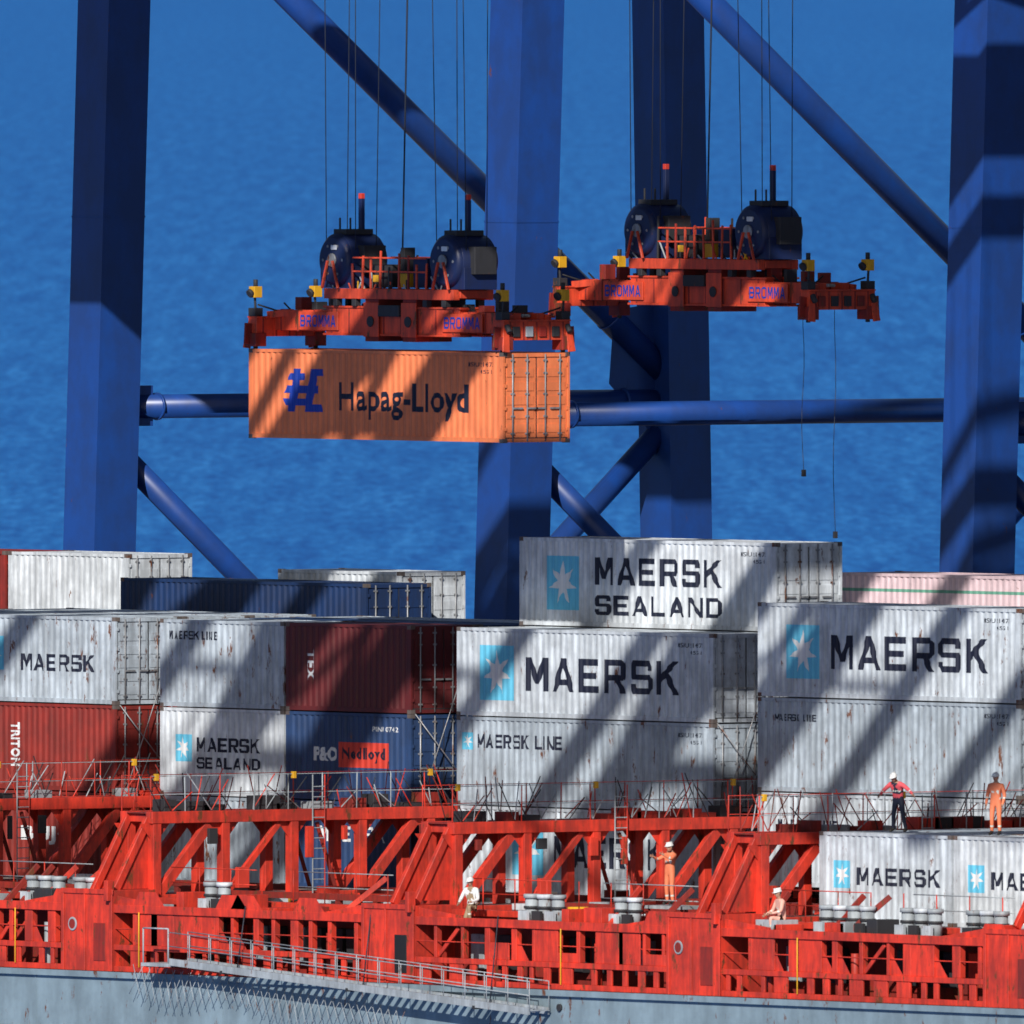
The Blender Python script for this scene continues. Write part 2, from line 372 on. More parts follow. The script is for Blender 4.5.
def lashing_bridge(gx):
    b=MB(); zb_,zt=8.9,13.55; y0,y1=-10.9,23
    ys=[y0+.2]
    while ys[-1]<y1-2.6: ys.append(ys[-1]+2.5)
    for sx in (-.62,.62):
        x=gx+sx
        b.box(x-.16,x+.16,y0,y1,zt-.34,zt,RED)
        b.box(x-.11,x+.11,y0,y1,10.95,11.15,RED)
        for i,y in enumerate(ys):
            b.box(x-.14,x+.14,y-.14,y+.14,zb_,zt-.341,RED)
            for s in(-1,1): b.poly([(x,y+s*.14,zt-.34),(x,y+s*.55,zt-.34),(x,y+s*.14,zt-.8)],RED)
            if i in (0,3,6,9): b.beam((x,y+.15,11.2),(x,y+1.95,zt-.4),.20,.30,RED)
            if i in (1,) and sx>0: b.beam((x,y+.15,11.2),(x,y+2.0,zt-.4),.12,.18,RED)
            if i in (2,): b.beam((x,y+.9,zt-.4),(x,y+1.6,11.2),.08,.1,RED2)
    for y in ys:
        b.box(gx-.62,gx+.62,y-.09,y+.09,zt-.30,zt-.08,RED); b.box(gx-.46,gx+.46,y-.09,y+.09,11.0,11.12,RED)
    b.box(gx-.46,gx+.46,y0,y1,zt-.06,zt-.02,RED2)
    b.box(gx-.46,gx+.46,y0,y1,11.13,11.15,DECK)
    for sx in (-.7,.7):
        x=gx+sx
        yy=y0
        while yy<y1:
            b.cyl((x,yy,zt),(x+random.uniform(-.03,.03),yy,zt+1.05),.022,RED if random.random()<.6 else GALV,5); yy+=1.25
        for dz in (.5,1.03): b.cyl((x,y0,zt+dz),(x,y1,zt+dz),.014,RED if sx<0 else GALV,5)
    yy=y0+.4
    while yy<y1:
        for _ in range(3):
            x=gx+random.choice((-.66,.66)); a=random.uniform(-.9,.9)
            b.cyl((x,yy,zt+.02),(x+random.uniform(-.1,.1),yy+a,zt+random.uniform(.5,1.3)),.02,random.choice([GALV,REDC,DARK,RED]),5)
        if random.random()<.6: b.box(gx-.3,gx+.3,yy,yy+random.uniform(.3,.8),zt-.02,zt+random.uniform(.12,.4),random.choice([RED2,DARK,GALV,RED]))
        yy+=random.uniform(.4,.9)
    for y in ys[::2]: b.box(gx+.64,gx+.76,y-.06,y+.06,zt+.9,zt+1.1,YEL)
    b.box(gx+.78,gx+.95,y0+3.0,y0+3.4,11.3,11.9,REDL)
    for i in range(4):
        y=y0+random.uniform(.5,10); b.box(gx+.79,gx+.9,y,y+random.uniform(.12,.4),zt-random.uniform(.8,1.5),zt-.5,random.choice([RED2,DARK,RED]))
    for s in (-.22,.22): b.beam((gx+.85,y0+6.0+s,10.8),(gx+.85,y0+6.0+s,zt+1),.035,.035,RED if s>0 else GALV)
    for i in range(12): b.beam((gx+.85,y0+5.78,10.9+i*.3),(gx+.85,y0+6.22,10.9+i*.3),.03,.03,GALV)
    b.obj('lashing_bridge',bevel=.012)
GX=[1.15+14.4*i for i in range(-4,4)]
GX[GX.index(1.15+14.4)]=15.45
for g in GX: lashing_bridge(g)

b=MB()
for g,xn in ((-28.8,)*2,(-14.4,)*2,(0,)*2,(14.3,)*2):
    for k in range(0,3):
        y=2.5*k
        for s in (0,1):
            b.cyl((xn+.35,y+(.1 if s else 2.3),13.6),(xn+.08,y+(2.3 if s else .1),18.5 if s else 16.2),.018,HARD,5)
b.obj('container_lashing_rods')

b=MB()
yo,yi=-12.40,-11.0
b.box(-90,XR,yi,yi+.12,8.9,10.9,RED2)  # corridor back wall; the shade inside is put into its darker red
b.box(-90,XR,yo-.02,yi,10.66,10.72,RED2)
b.box(-90,XR,yo-.05,yo+.12,10.66,10.90,RED)
b.box(-90,XR,yi-.1,yi+.3,10.9,11.08,RED)
b.box(-90,XR,yo-.02,yo+.08,8.955,9.12,RED)
b.box(-90,XR,yo-.03,yo+.08,9.58,9.74,RED)
x=-89.8
while x<XR-1:
    w=random.choice((.16,.22,.30,.62)); b.box(x,x+w,yo,yo+.07,9.12,9.58,RED); x+=w+random.choice((.34,.42,.5,.9))
x=-88.0
while x<XR-2:
    near=min(abs(x-g) for g in GX)
    if near>1.7:
        w=random.choice((.06,.08,.12,.18))
        b.box(x-w,x+w,yo,yo+.2,9.74,10.66,RED)
        q=random.random()
        if q<.28: b.poly([(x+w,yo+.05,9.74),(x+.65,yo+.05,9.74),(x+w,yo+.05,10.4)],RED)
        elif q<.42: b.box(x+w,x+1.0,yo+.01,yo+.06,9.74,9.74+random.uniform(.25,.6),RED)
        elif q<.56: b.box(x+w,x+1.1,yo+.01,yo+.06,9.74,10.66,RED)
        elif q<.68: b.beam((x+w,yo+.1,9.8),(x+1.0,yo+.1,10.6),.07,.13,RED)
        if random.random()<.6: b.box(x+.25,x+.85,yi-.3,yi-.01,9.4,10.4,random.choice([RED,GALV,DARK,RED2,DARK]))
        if random.random()<.3: b.cyl((x+.5,yo+.35,9.0),(x+.5,yo+.35,10.3),.12,random.choice([GALV,RED,DARK,RED2]),10)
        if random.random()<.10: b.cyl((x+.3,yo-.06,9.1),(x+.3,yo-.06,10.7),.022,YEL,6)
        if random.random()<.55:
            h=random.uniform(.12,.6); w2=random.uniform(.2,1.0)
            b.box(x,x+w2,-12.2,-11.4,10.725,10.725+h,random.choice([RED,RED,RED2,GALV,DARK,DARK]))
        if random.random()<.4: b.beam((x,-12.1,10.75),(x+random.uniform(-.3,.9),-11.0,11.9),.1,.16,random.choice([RED,RED2]))
        if random.random()<.25: b.poly([(x,yo-.04,10.90),(x+1.5,yo-.04,10.90),(x+1.1,yo-.04,11.3),(x+.3,yo-.04,11.3)],RED)
    x+=random.uniform(.7,1.3)
b.cyl((-90,yo+.03,10.2),(XR,yo+.03,10.2),.022,RED,6)
for gi,g in enumerate(GX):
    w=1.45; dz=random.uniform(-.2,.15)
    b.box(g-w,g+w-.5,yo-.08,yi+.2,8.955,11.2+dz,RED)
    b.box(g-w-.05,g+w-.45,yo-.12,yo-.08,11.08+dz,11.23+dz,RED)
    b.box(g-w-.05,g-w+.08,yo-.12,yo-.08,8.96,11.08+dz,RED); b.box(g+w-.62,g+w-.48,yo-.12,yo-.08,8.96,11.08+dz,RED)
    b.box(g-.42,g-.34,yo-.12,yo-.08,8.96,11.08+dz,RED)
    if gi%2: 
        b.cyl((g-.95,yo-.12,10.3),(g-.95,yo-.08,10.3),.20,GALV,16); b.cyl((g-.95,yo-.13,10.3),(g-.95,yo-.11,10.3),.15,RED2,16)
    b.box(g+.05,g+.62,yo-.10,yo-.078,9.25,10.35,BLK if gi%3==1 else RED2)
    for s in (-.5,.5):
        b.poly([(g+s,yi+.2,11.32),(g+s,-12.2,11.32),(g+s,yi+.2,13.1)],RED)
        b.beam((g+s,-12.1,11.2),(g+s,-10.85,13.35),.16,.22,RED)
    b.box(g+.75,g+.93,yo-.25,yo-.0,11.0,11.6,RED)
    b.beam((g+1.0,-12.3,11.0),(g+3.0,-12.3,10.9),.1,.3,RED,.1,.1)
    b.beam((g-1.5,-12.3,11.0),(g-3.6,-12.3,10.85),.1,.34,RED,.1,.1)
b.obj('ship_side_bulwark',bevel=.012)

def vent_cluster(x,y=-11.6,n=4):
    b=MB()
    b.box(x,x+n*.62,y-.35,y+.35,10.73,10.82,DARK)
    for i in range(n):
        xx=x+.3+i*.62
        b.cyl((xx,y,10.8),(xx,y,11.5),.19,GALV,12); b.cyl((xx,y,11.2),(xx,y,11.28),.23,DARK,12); b.cyl((xx,y,11.5),(xx,y,11.62),.24,WHITE[2] if i%2 else GALV,14)
        b.box(xx-.2,xx+.2,y-.34,y-.24,10.83,11.15,DARK if i%2 else WHITE[0])
    b.obj('deck_ventilator')
for x_,n_ in ((-17.6,3),(-15.3,2),(-9.0,2),(6.2,3),(10.4,2),(19.9,4),(23.6,3),(26.6,3),(-31,3),(40,3)): vent_cluster(x_,n=n_)
b=MB() 
x=-88
while x<XR-1:
    if min(abs(x-g) for g in GX)>1.8: b.cyl((x,-11.05,11.08),(x,-11.05,12.0),.02,RED,5)
    x+=1.5
for g0,g1 in zip(GX[:-1],GX[1:]):
    for z in (11.55,11.98): b.cyl((g0+1.9,-11.05,z),(g0+6,-11.05,z),.016,RED,5); b.cyl((g0+8,-11.05,z),(g1-1.9,-11.05,z),.016,GALV,5)
b.obj('deck_railing')

b=MB()
p0=Vector((-8.5,-12.95,9.35)); p1=Vector((8.6,-12.95,8.35))
for dy in (-.35,.35):
    o=Vector((0,dy,0)); b.beam(p0+o,p1+o,.06,.20,GALV)
    for i in range(18):
        q=p0.lerp(p1,i/17)+o; b.cyl(q,q+Vector((0,0,.85)),.016,GALV,5)
    for dz in (.45,.85): b.cyl(p0+o+Vector((0,0,dz)),p1+o+Vector((0,0,dz)),.016,GALV,5)
for i in range(46):
    q=p0.lerp(p1,i/45); b.beam(q+Vector((0,-.33,.02)),q+Vector((0,.33,.02)),.16,.03,GALV)
for t in (.15,.5,.85):
    q=p0.lerp(p1,t); b.beam(q+Vector((0,.4,-.1)),q+Vector((0,-.4,-.1)),.1,.1,DARK); b.cyl(q+Vector((0,.2,0)),(q.x,-12.45,11.0),.02,ROPE,5)
b.box(-9.7,-8.4,-13.4,-12.63,9.2,9.3,GALV)
for dx in (-9.65,-8.45): b.cyl((dx,-13.35,9.3),(dx,-13.35,10.3),.025,GALV,6)
b.cyl((-9.65,-13.35,10.3),(-8.45,-13.35,10.3),.025,GALV,6)
b.obj('accommodation_ladder')
b=MB()
for i in range(34):
    x=-11+i*.38; zt_=9.2-i*.028; b.cyl((x,-12.7,zt_),(x+.5,-12.85,zt_-.85-.25*math.sin(i*.4)),.012,GALV,4); b.cyl((x+.5,-12.7,zt_),(x,-12.85,zt_-.85-.25*math.sin(i*.4)),.012,GALV,4)
b.obj('safety_net')

b=MB()
b.box(-400,400,25.6,105,-6,4.0,CONC)
b.box(-400,400,25.4,25.6,3.6,4.12,CONC)
for yy in (27.0,49.1): b.box(-400,400,yy-.08,yy+.08,4.0,4.06,DARK)
b.obj('concrete_quay')

# ------------------------------------------------------------ cranes
def crane(xw0,xw1,boomx,side_beams=(-7.2,6.6)):
    b=MB(); zq=4.1; zt=43.0
    yw=lambda z:27.0+(z-28)*.034
    yl=lambda z:49.1-(z-28)*.020
    for x in (xw0,xw1):
        for yf,w in ((yw,.80),(yl,.80)):
            p=(x,yf(zq+2.2),zq+2.2); q=(x,yf(zt),zt)
            b.beam(p,q,w*2,w*2,BLUE)
            for z in (16.5,30.2,41.0):
                y=yf(z); b.box(x-w-.015,x+w+.015,y-w-.015,y+w+.015,z,z+.05,BLUE)
            b.box(x-1.1,x+1.1,yf(zq)-.9,yf(zq)+.9,zq+1.2,zq+2.4,BLUE)
            for dx in (-3,-1.2,1.2,3):
                b.cyl((x+dx,yf(zq)-.2,zq+.42),(x+dx,yf(zq)+.2,zq+.42),.40,DARK,16)
            b.box(x-3.6,x+3.6,yf(zq)-.35,yf(zq)+.35,zq+.5,zq+1.2,BLUE)
        r=.37
        z=24.35
        b.cyl((x,yw(z)+.75,z),(x,yl(z)-.75,z),r,BLUE,20)
        b.cyl((x,yw(42)+.4,42.0),(x,yl(25)-.5,25.3),.43,BLUE,20)
        b.cyl((x,yw(23)+.7,22.9),(x,38.0,14.2),.36,BLUE,20)
        b.cyl((x,yl(23)-.7,23.3),(x,38.0,14.2),.36,BLUE,20)
        b.cyl((x,yw(14)+.7,12.6),(x,yl(14)-.7,12.6),.45,BLUE,20)
        for yy,s in ((yw(24.3)+.78,1),(yl(24.3)-.78,-1)):
            b.box(x-.06,x+.06,*sorted((yy,yy+s*1.1)),23.75,25.0,BLUE)
            b.cyl((x,yy+s*1.25,24.35),(x,yy+s*1.33,24.35),.43,BLUE,20)
        b.poly([(x+.05,yl(25)-.78,23.2),(x+.05,yl(25)-.78,27.4),(x+.05,yl(25)-2.4,27.2),(x+.05,yl(25)-2.6,24.9)],BLUE)
        for (ya,za) in ((46.6,27.0),(30.2,39.6)): 
            b.cyl((x,ya,za),(x,ya+.06,za-.05),.48,BLUE,20)
    for y in (yw(zt),yl(zt)): b.box(xw0-.8,xw1+.8,y-.9,y+.9,zt,zt+2.2,BLUE)
    for x in (xw0,xw1): b.box(x-.7,x+.7,yw(zt)+.9,yl(zt)-.9,zt+.2,zt+1.8,BLUE)
    b.box(xw0+.8,xw1-.8,yw(9)-.5,yw(9)+.5,8.4,9.8,BLUE); b.box(xw0+.8,xw1-.8,yl(9)-.5,yl(9)+.5,8.4,9.8,BLUE)
    b.box(xw1-7.0,xw1-2.2,25.3,28.8,38.2,42.98,BLUE); b.box(xw1-6.8,xw1-2.6,25.5,28.6,45.21,54.5,BLUE)  # unseen boxes around the portal beam, added to shade the landside legs
    zg=46.0
    for s in (-2.6,2.6):
        b.box(boomx+s-.55,boomx+s+.55,-54,64,zg,zg+1.7,BLUE)
        b.box(boomx+s*1.35-.4,boomx+s*1.35+.4,-54,64,zg+1.0,zg+1.08,GALV)
        yy=-54
        while yy<64:
            b.cyl((boomx+s*1.5,yy,zg+1.0),(boomx+s*1.5,yy,zg+2.1),.05,YEL,5); yy+=2
        b.box(boomx+s*1.5-.03,boomx+s*1.5+.03,-54,64,zg+2.05,zg+2.15,YEL)
    # unseen beams on outriggers beside the boom, added to cast shadow stripes
    for s in side_beams:
        b.box(boomx+s-.38,boomx+s+.38,-54,30,zg+.35,zg+.95,BLUE)
        y=-53.5
        while y<30:
            b.box(*sorted((boomx+math.copysign(3.16,s),boomx+s-math.copysign(.38,s))),y-.1,y+.1,zg+.5,zg+.8,BLUE); y+=13.5
    y=-53
    while y<64:
        b.box(boomx-2.05,boomx+2.05,y-.25,y+.25,zg+.6,zg+1.2,BLUE)
        if y<55: b.beam((boomx-2.05,y,zg+.9),(boomx+2.05,y+9,zg+.9),.25,.25,BLUE)  # unseen diagonal ties, added for more shadow stripes
        y+=9
    for y in (yw(zt),yl(zt)): b.box(boomx-3.2,boomx+3.2,y-.7,y+.7,zt+2.2,zg,BLUE)
    za=64
    for s in (-2.6,2.6):
        b.beam((boomx+s,27,zg+1.7),(boomx+s*.5,29,za),1.0,1.0,BLUE)
        b.beam((boomx+s,48,zg+1.7),(boomx+s*.5,29.5,za),.7,.7,BLUE)
        b.cyl((boomx+s*.5,29,za),(boomx+s,-22,zg+1.7),.30,BLUE,10)
        b.cyl((boomx+s*.5,29,za),(boomx+s,-46,zg+1.7),.30,BLUE,10)
    b.box(boomx-1.8,boomx+1.8,28.3,29.8,za,za+1.4,BLUE)
    b.box(boomx-3.5,boomx+3.5,50,60,zg+1.7,zg+5.5,WHITE[0])
    return b
cr1=crane(-65.3,-44.35,-54.8)
cr1.box(-58,-51.5,9,17,45.0,45.9,DARK); cr1.box(-57.8,-55.6,11,13.5,41.8,44.98,WHITE[0])  # trolley and cab above the view, added to darken the left leg
cr1.obj('gantry_crane')
cr2=crane(-21.56,-.6,-10.2,(-6.4,6.4))
cr2.box(-13.2,-7.2,-6.5,-.5,45.2,45.9,DARK); cr2.box(-13.2,-7.2,4.9,10.9,45.2,45.9,DARK)
cr2.obj('gantry_crane')
crane(3.4,22.0,12.7,(-8.0,7.6)).obj('gantry_crane')  # unseen cranes from here on; spacing and leg span set for boom shadows
crane(25.0,41.5,32.6,(-6.2,7.2)).obj('gantry_crane')
crane(44.5,61.0,53.0,(-8.0,7.0)).obj('gantry_crane')

# ------------------------------------------------------------ spreaders
def flat_text(b_,s,x,y,z,w,h,mat):
    me=block_mesh(s,w,h)
    for p in me.polygons: b_.poly([(x+me.vertices[i].co.x,y-.003-me.vertices[i].co.y,z+me.vertices[i].co.z) for i in p.vertices],mat)
    bpy.data.meshes.remove(me)
GL['B']=GL['D']+[rc(.21,.8,.42,.58)]; GL['O']=[[(.1,.82),(.2,1),(.8,1),(.9,.82)],[(.1,.18),(.2,0),(.8,0),(.9,.18)],rc(0,.2,.1,.9),rc(.8,1,.1,.9)]
def spreader(cx,cy,ztop):
    b=MB(); z=ztop
    R=SRED
    for s in (-.42,.42):
        b.box(cx-3.2,cx+3.2,cy+s-.17,cy+s+.17,z+.44,z+1.18,R)
        b.box(cx-3.3,cx+3.3,cy+s-.21,cy+s+.21,z+1.18,z+1.24,R)
        b.box(cx-3.3,cx+3.3,cy+s-.21,cy+s+.21,z+.38,z+.44,R)
        b.box(cx-5.75,cx-3.2,cy+s-.13,cy+s+.13,z+.50,z+1.10,R); b.box(cx+3.2,cx+5.75,cy+s-.13,cy+s+.13,z+.50,z+1.10,R)
        for i in range(8):
            xx=cx-2.9+i*.83; b.box(xx-.03,xx+.03,cy+s-.19,cy+s+.19,z+.441,z+1.179,RED2)
        for i in (-5.4,-4.6,-3.8,3.6,4.4,5.2): b.box(cx+i-.03,cx+i+.03,cy+s-.15,cy+s+.15,z+.48,z+1.12,RED2)
    for xx in (-3.9,3.0): 
        b.box(cx+xx-.55,cx+xx+1.35,cy-.65,cy-.60,z+.52,z+1.06,R); flat_text(b,'BROMMA',cx+xx-.45,cy-.65,z+.62,1.7,.34,INKB)
    for xx in (-3.0,-1.6,0,1.6,3.0): b.box(cx+xx-.14,cx+xx+.14,cy-.25,cy+.25,z+.55,z+1.08,R)
    for xx in (-.9,.9):
        b.box(cx+xx-.32,cx+xx+.32,cy-.66,cy+.66,z+.22,z+1.5,RED2); b.box(cx+xx-.36,cx+xx+.36,cy-.70,cy-.66,z+.35,z+1.35,R)
        b.cyl((cx+xx,cy-.74,z+.8),(cx+xx,cy-.70,z+.8),.16,DARK,14)
    b.box(cx-.5,cx+.5,cy-.75,cy+.75,z+.95,z+1.28,DARK)
    for sx in (-1,1):
        x=cx+sx*5.92
        b.box(x-.20,x+.20,cy-1.22,cy+1.22,z+.32,z+.86,R)
        b.box(x-.24,x+.24,cy-1.22,cy+1.22,z+.86,z+.91,R)
        for k in range(5): b.box(x-.215,x+.215,cy-1.0+k*.48,cy-.94+k*.48,z+.32,z+.85,RED2)
        for k in range(4): b.box(x+sx*.2-.03,x+sx*.2+.06,cy-.9+k*.48,cy-.65+k*.48,z+.42,z+.72,random.choice([DARK,RED2,GALV]))
        for s in (-.42,.42): b.beam((x-sx*.9,cy+s,z+1.02),(x-sx*.1,cy+s*1.7,z+.95),.16,.2,R)
        for sy in (-1,1):
            y=cy+sy*1.10
            b.box(x-.26,x+.26,y-.2,y+.2,z+.03,z+.42,RED2); b.cyl((x,y,z-.05),(x,y,z+.9),.07,DARK,10)
            b.box(x-.16,x+.16,y-.15,y+.15,z+.91,z+1.15,DARK)
            b.beam((x+sx*.22,y+sy*.05,z+.55),(x+sx*.30,y+sy*.10,z-.02),.22,.07,R,.26,.05)
            b.beam((x+sx*.05,y+sy*.2,z+.7),(x+sx*.05,y+sy*.28,z+.1),.3,.07,RED2,.22,.05)
            b.cyl((x+sx*.2,y,z+.75),(x+sx*.34,y,z+.55),.09,DARK,8)
            b.beam((x,y,z+1.1),(x+sx*.05,y,z+1.6),.06,.06,DARK); b.box(x-.14,x+.14,y-.14,y+.14,z+1.45,z+1.78,YEL); b.cyl((x,y-.15,z+1.6),(x,y-.24,z+1.55),.13,DARK,10)
            b.cyl((x,y,z+1.78),(x,y,z+1.98),.07,DARK,8)
            b.cyl((x-sx*.5,cy+sy*.42,z+1.0),(x-sx*.1,y,z+1.25),.03,BLK,6)
    for i in range(14):
        xx=cx-5.2+i*.8
        if abs(xx-cx)>1.3: b.box(xx,xx+random.uniform(.12,.3),cy-.2,cy+.2,z+1.1,z+1.18+random.uniform(.1,.4),random.choice([DARK,RED2,R,RED2]))
    for s in(-.1,.12): b.cyl((cx-5.6,cy+s,z+1.02),(cx-3.2,cy+s,z+1.05),.05,GALV,8); b.cyl((cx+3.2,cy+s,z+1.05),(cx+5.6,cy+s,z+1.02),.05,GALV,8)
    zh=z+1.45
    for s in (-.62,.62):
        b.box(cx-3.1,cx+3.1,cy+s-.12,cy+s+.12,zh,zh+.30,R)
    for xx in (-3.0,-2.0,-.7,.7,2.0,3.0): b.box(cx+xx-.13,cx+xx+.13,cy-.5,cy+.5,zh+.05,zh+.29,R)
    for xx in (-2.6,-1.7,1.7,2.6):
        for s in(-.62,.62): b.beam((cx+xx,cy+s,z+1.24),(cx+xx,cy+s,zh),.2,.2,DARK)
    for sx in (-1,1):
        x=cx+sx*2.65
        b.cyl((x,cy-.62,zh+1.12),(x,cy+.62,zh+1.12),.78,DBLUE,36)
        b.cyl((x,cy-.76,zh+1.12),(x,cy-.62,zh+1.12),.64,DBLUE,36,r2=.78); b.cyl((x,cy+.62,zh+1.12),(x,cy+.76,zh+1.12),.78,DBLUE,36,r2=.64)
        b.box(x-.80,x+.80,cy-.60,cy+.60,zh+.31,zh+.95,DBLUE)
        b.box(x+.45,x+.98,cy-.35,cy+.45,zh+.75,zh+1.55,DARK)
        b.cyl((x,cy-.82,zh+1.12),(x,cy-.76,zh+1.12),.20,HARD,14)
        for t in range(6):
            a_=t*math.pi/3; b.cyl((x+.46*math.cos(a_),cy-.78,zh+1.12+.46*math.sin(a_)),(x+.46*math.cos(a_),cy-.755,zh+1.12+.46*math.sin(a_)),.05,HARD,6)
        b.box(x-.05,x+.22,cy-.80,cy-.765,zh+1.42,zh+1.56,WINK)
        for s in (-.86,.86):
            for dx in (-.38,.38): b.beam((x+dx,cy+s,zh+.3),(x+dx*.3,cy+s,zh+1.1),.08,.06,R)
        b.box(x-.30,x+.30,cy-.5,cy+.5,zh+1.86,zh+2.02,DARK)
        for dx in (-.25,.25): b.beam((x+dx,cy-.3,zh+1.8),(x+dx,cy-.3,zh+2.35),.05,.05,DARK)
    for dx in (-1.75,-1.3,-.9,-.45,0,.45,.9,1.3,1.75):
        for s in (-.7,.7): b.beam((cx+dx,cy+s,zh+.3),(cx+dx+random.uniform(-.05,.05),cy+s,zh+random.uniform(.9,1.55)),.06,.06,random.choice([R,R,RED2,DARK]))
    for dz in (.8,1.2):
        for s in (-.7,.7): b.beam((cx-1.75,cy+s,zh+dz),(cx+1.75,cy+s,zh+dz),.05,.05,R)
    b.box(cx-1.3,cx-.2,cy-.45,cy+.45,zh+.34,zh+1.0,DARK); b.box(cx+.15,cx+.5,cy-.45,cy+.3,zh+.34,zh+.75,YEL); b.box(cx-.75,cx-.5,cy-.74,cy-.70,zh+.5,zh+.7,YEL)
    b.box(cx+.75,cx+1.4,cy-.4,cy+.4,zh+.34,zh+1.2,DBLUE); b.box(cx-.12,cx+.06,cy-.2,cy+.2,zh+.34,zh+1.5,DARK)
    for i in range(16):
        xx=cx+random.uniform(-3,3); b.cyl((xx,cy-.6,zh+.1),(xx+random.uniform(-.4,.4),cy-.7,zh+random.uniform(.4,.8)),.03,random.choice([BLK,R,YEL,GALV]),5)
    for dx,h in ((-2.65,2.9),(2.45,2.9)):
        b.beam((cx+dx,cy+.3,zh+1.9),(cx+dx,cy+.3,zh+h),.14,.14,DBLUE); b.box(cx+dx-.07,cx+dx+.07,cy+.23,cy+.37,zh+h,zh+h+.16,REDL)
    for i in range(10):
        t=i/10;t2=(i+1)/10
        f=lambda t:(cx-5.6+2.4*t,cy-.3,z+1.3-.5*math.sin(math.pi*t))
        b.cyl(f(t),f(t2),.03,BLK,5)
        f=lambda t:(cx+5.6-2.4*t,cy-.3,z+1.3-.45*math.sin(math.pi*t))
        b.cyl(f(t),f(t2),.03,BLK,5)
    b.obj('container_spreader',bevel=.01)
    r=MB()
    for sx in (-1,1):
        for s in (-.45,.30):
            for dx in (-.70,.70):
                r.cyl((cx+sx*2.65+dx,cy+s,zh+1.2),(cx+sx*2.5+dx*1.1,cy+s*1.4,45.3),.015,ROPE,5)
    r.cyl((cx-.3,cy,zh+1),(cx-.2,cy+.3,45.3),.028,ROPE,6)
    r.obj('hoist_ropes')
c=container(-3.65,-4.85,24.3,H=2.62,mat=ORANGE)
label(c,L40,'Hapag-Lloyd',4.3,.60,6.2,1.08,INK,.026)
for x in (1.85,2.65):
    patch(c,L40,[(x,.80),(x+.36,.80),(x+.66,2.05),(x+.30,2.05)],INKB,.004)
patch(c,L40,[(1.75,.98),(2.75,.98),(2.80,1.18),(1.65,1.18)],INKB,.006); patch(c,L40,[(1.70,1.34),(3.35,1.34),(3.35,1.56),(1.80,1.56)],INKB,.008)
patch(c,L40,[(2.85,.80),(3.55,.80),(3.45,1.02),(2.9,1.02)],INKB,.010); patch(c,L40,[(1.85,1.72),(2.65,1.72),(2.65,1.92),(2.0,1.92)],INKB,.006); patch(c,L40,[(3.2,1.85),(3.6,1.85),(3.55,2.05),(3.2,2.05)],INKB,.006)
marks(c,L40,2.62)
spreader(-9.75,-3.63,26.95)
spreader(-9.9,7.7,27.75)
container(-54.8+6.1,12.0,37.9,mat=BROWN); spreader(-54.8,13.2,40.5)  # unseen hoisted load and spreader, added to shade the left waterside leg
b=MB()
for x,y,z1,z0 in ((-4.4,7.9,28.3,21.6),(-5.0,7.2,28.2,23.4)):
    p=Vector((x,y,z1))
    for i in range(8):
        q=Vector((x+.06*math.sin(i),y,z1+(z0-z1)*(i+1)/8)); b.cyl(p,q,.010,ROPE,5); p=q
    b.box(p.x-.05,p.x+.05,p.y-.05,p.y+.05,p.z-.2,p.z,DARK)
b.obj('tag_lines')

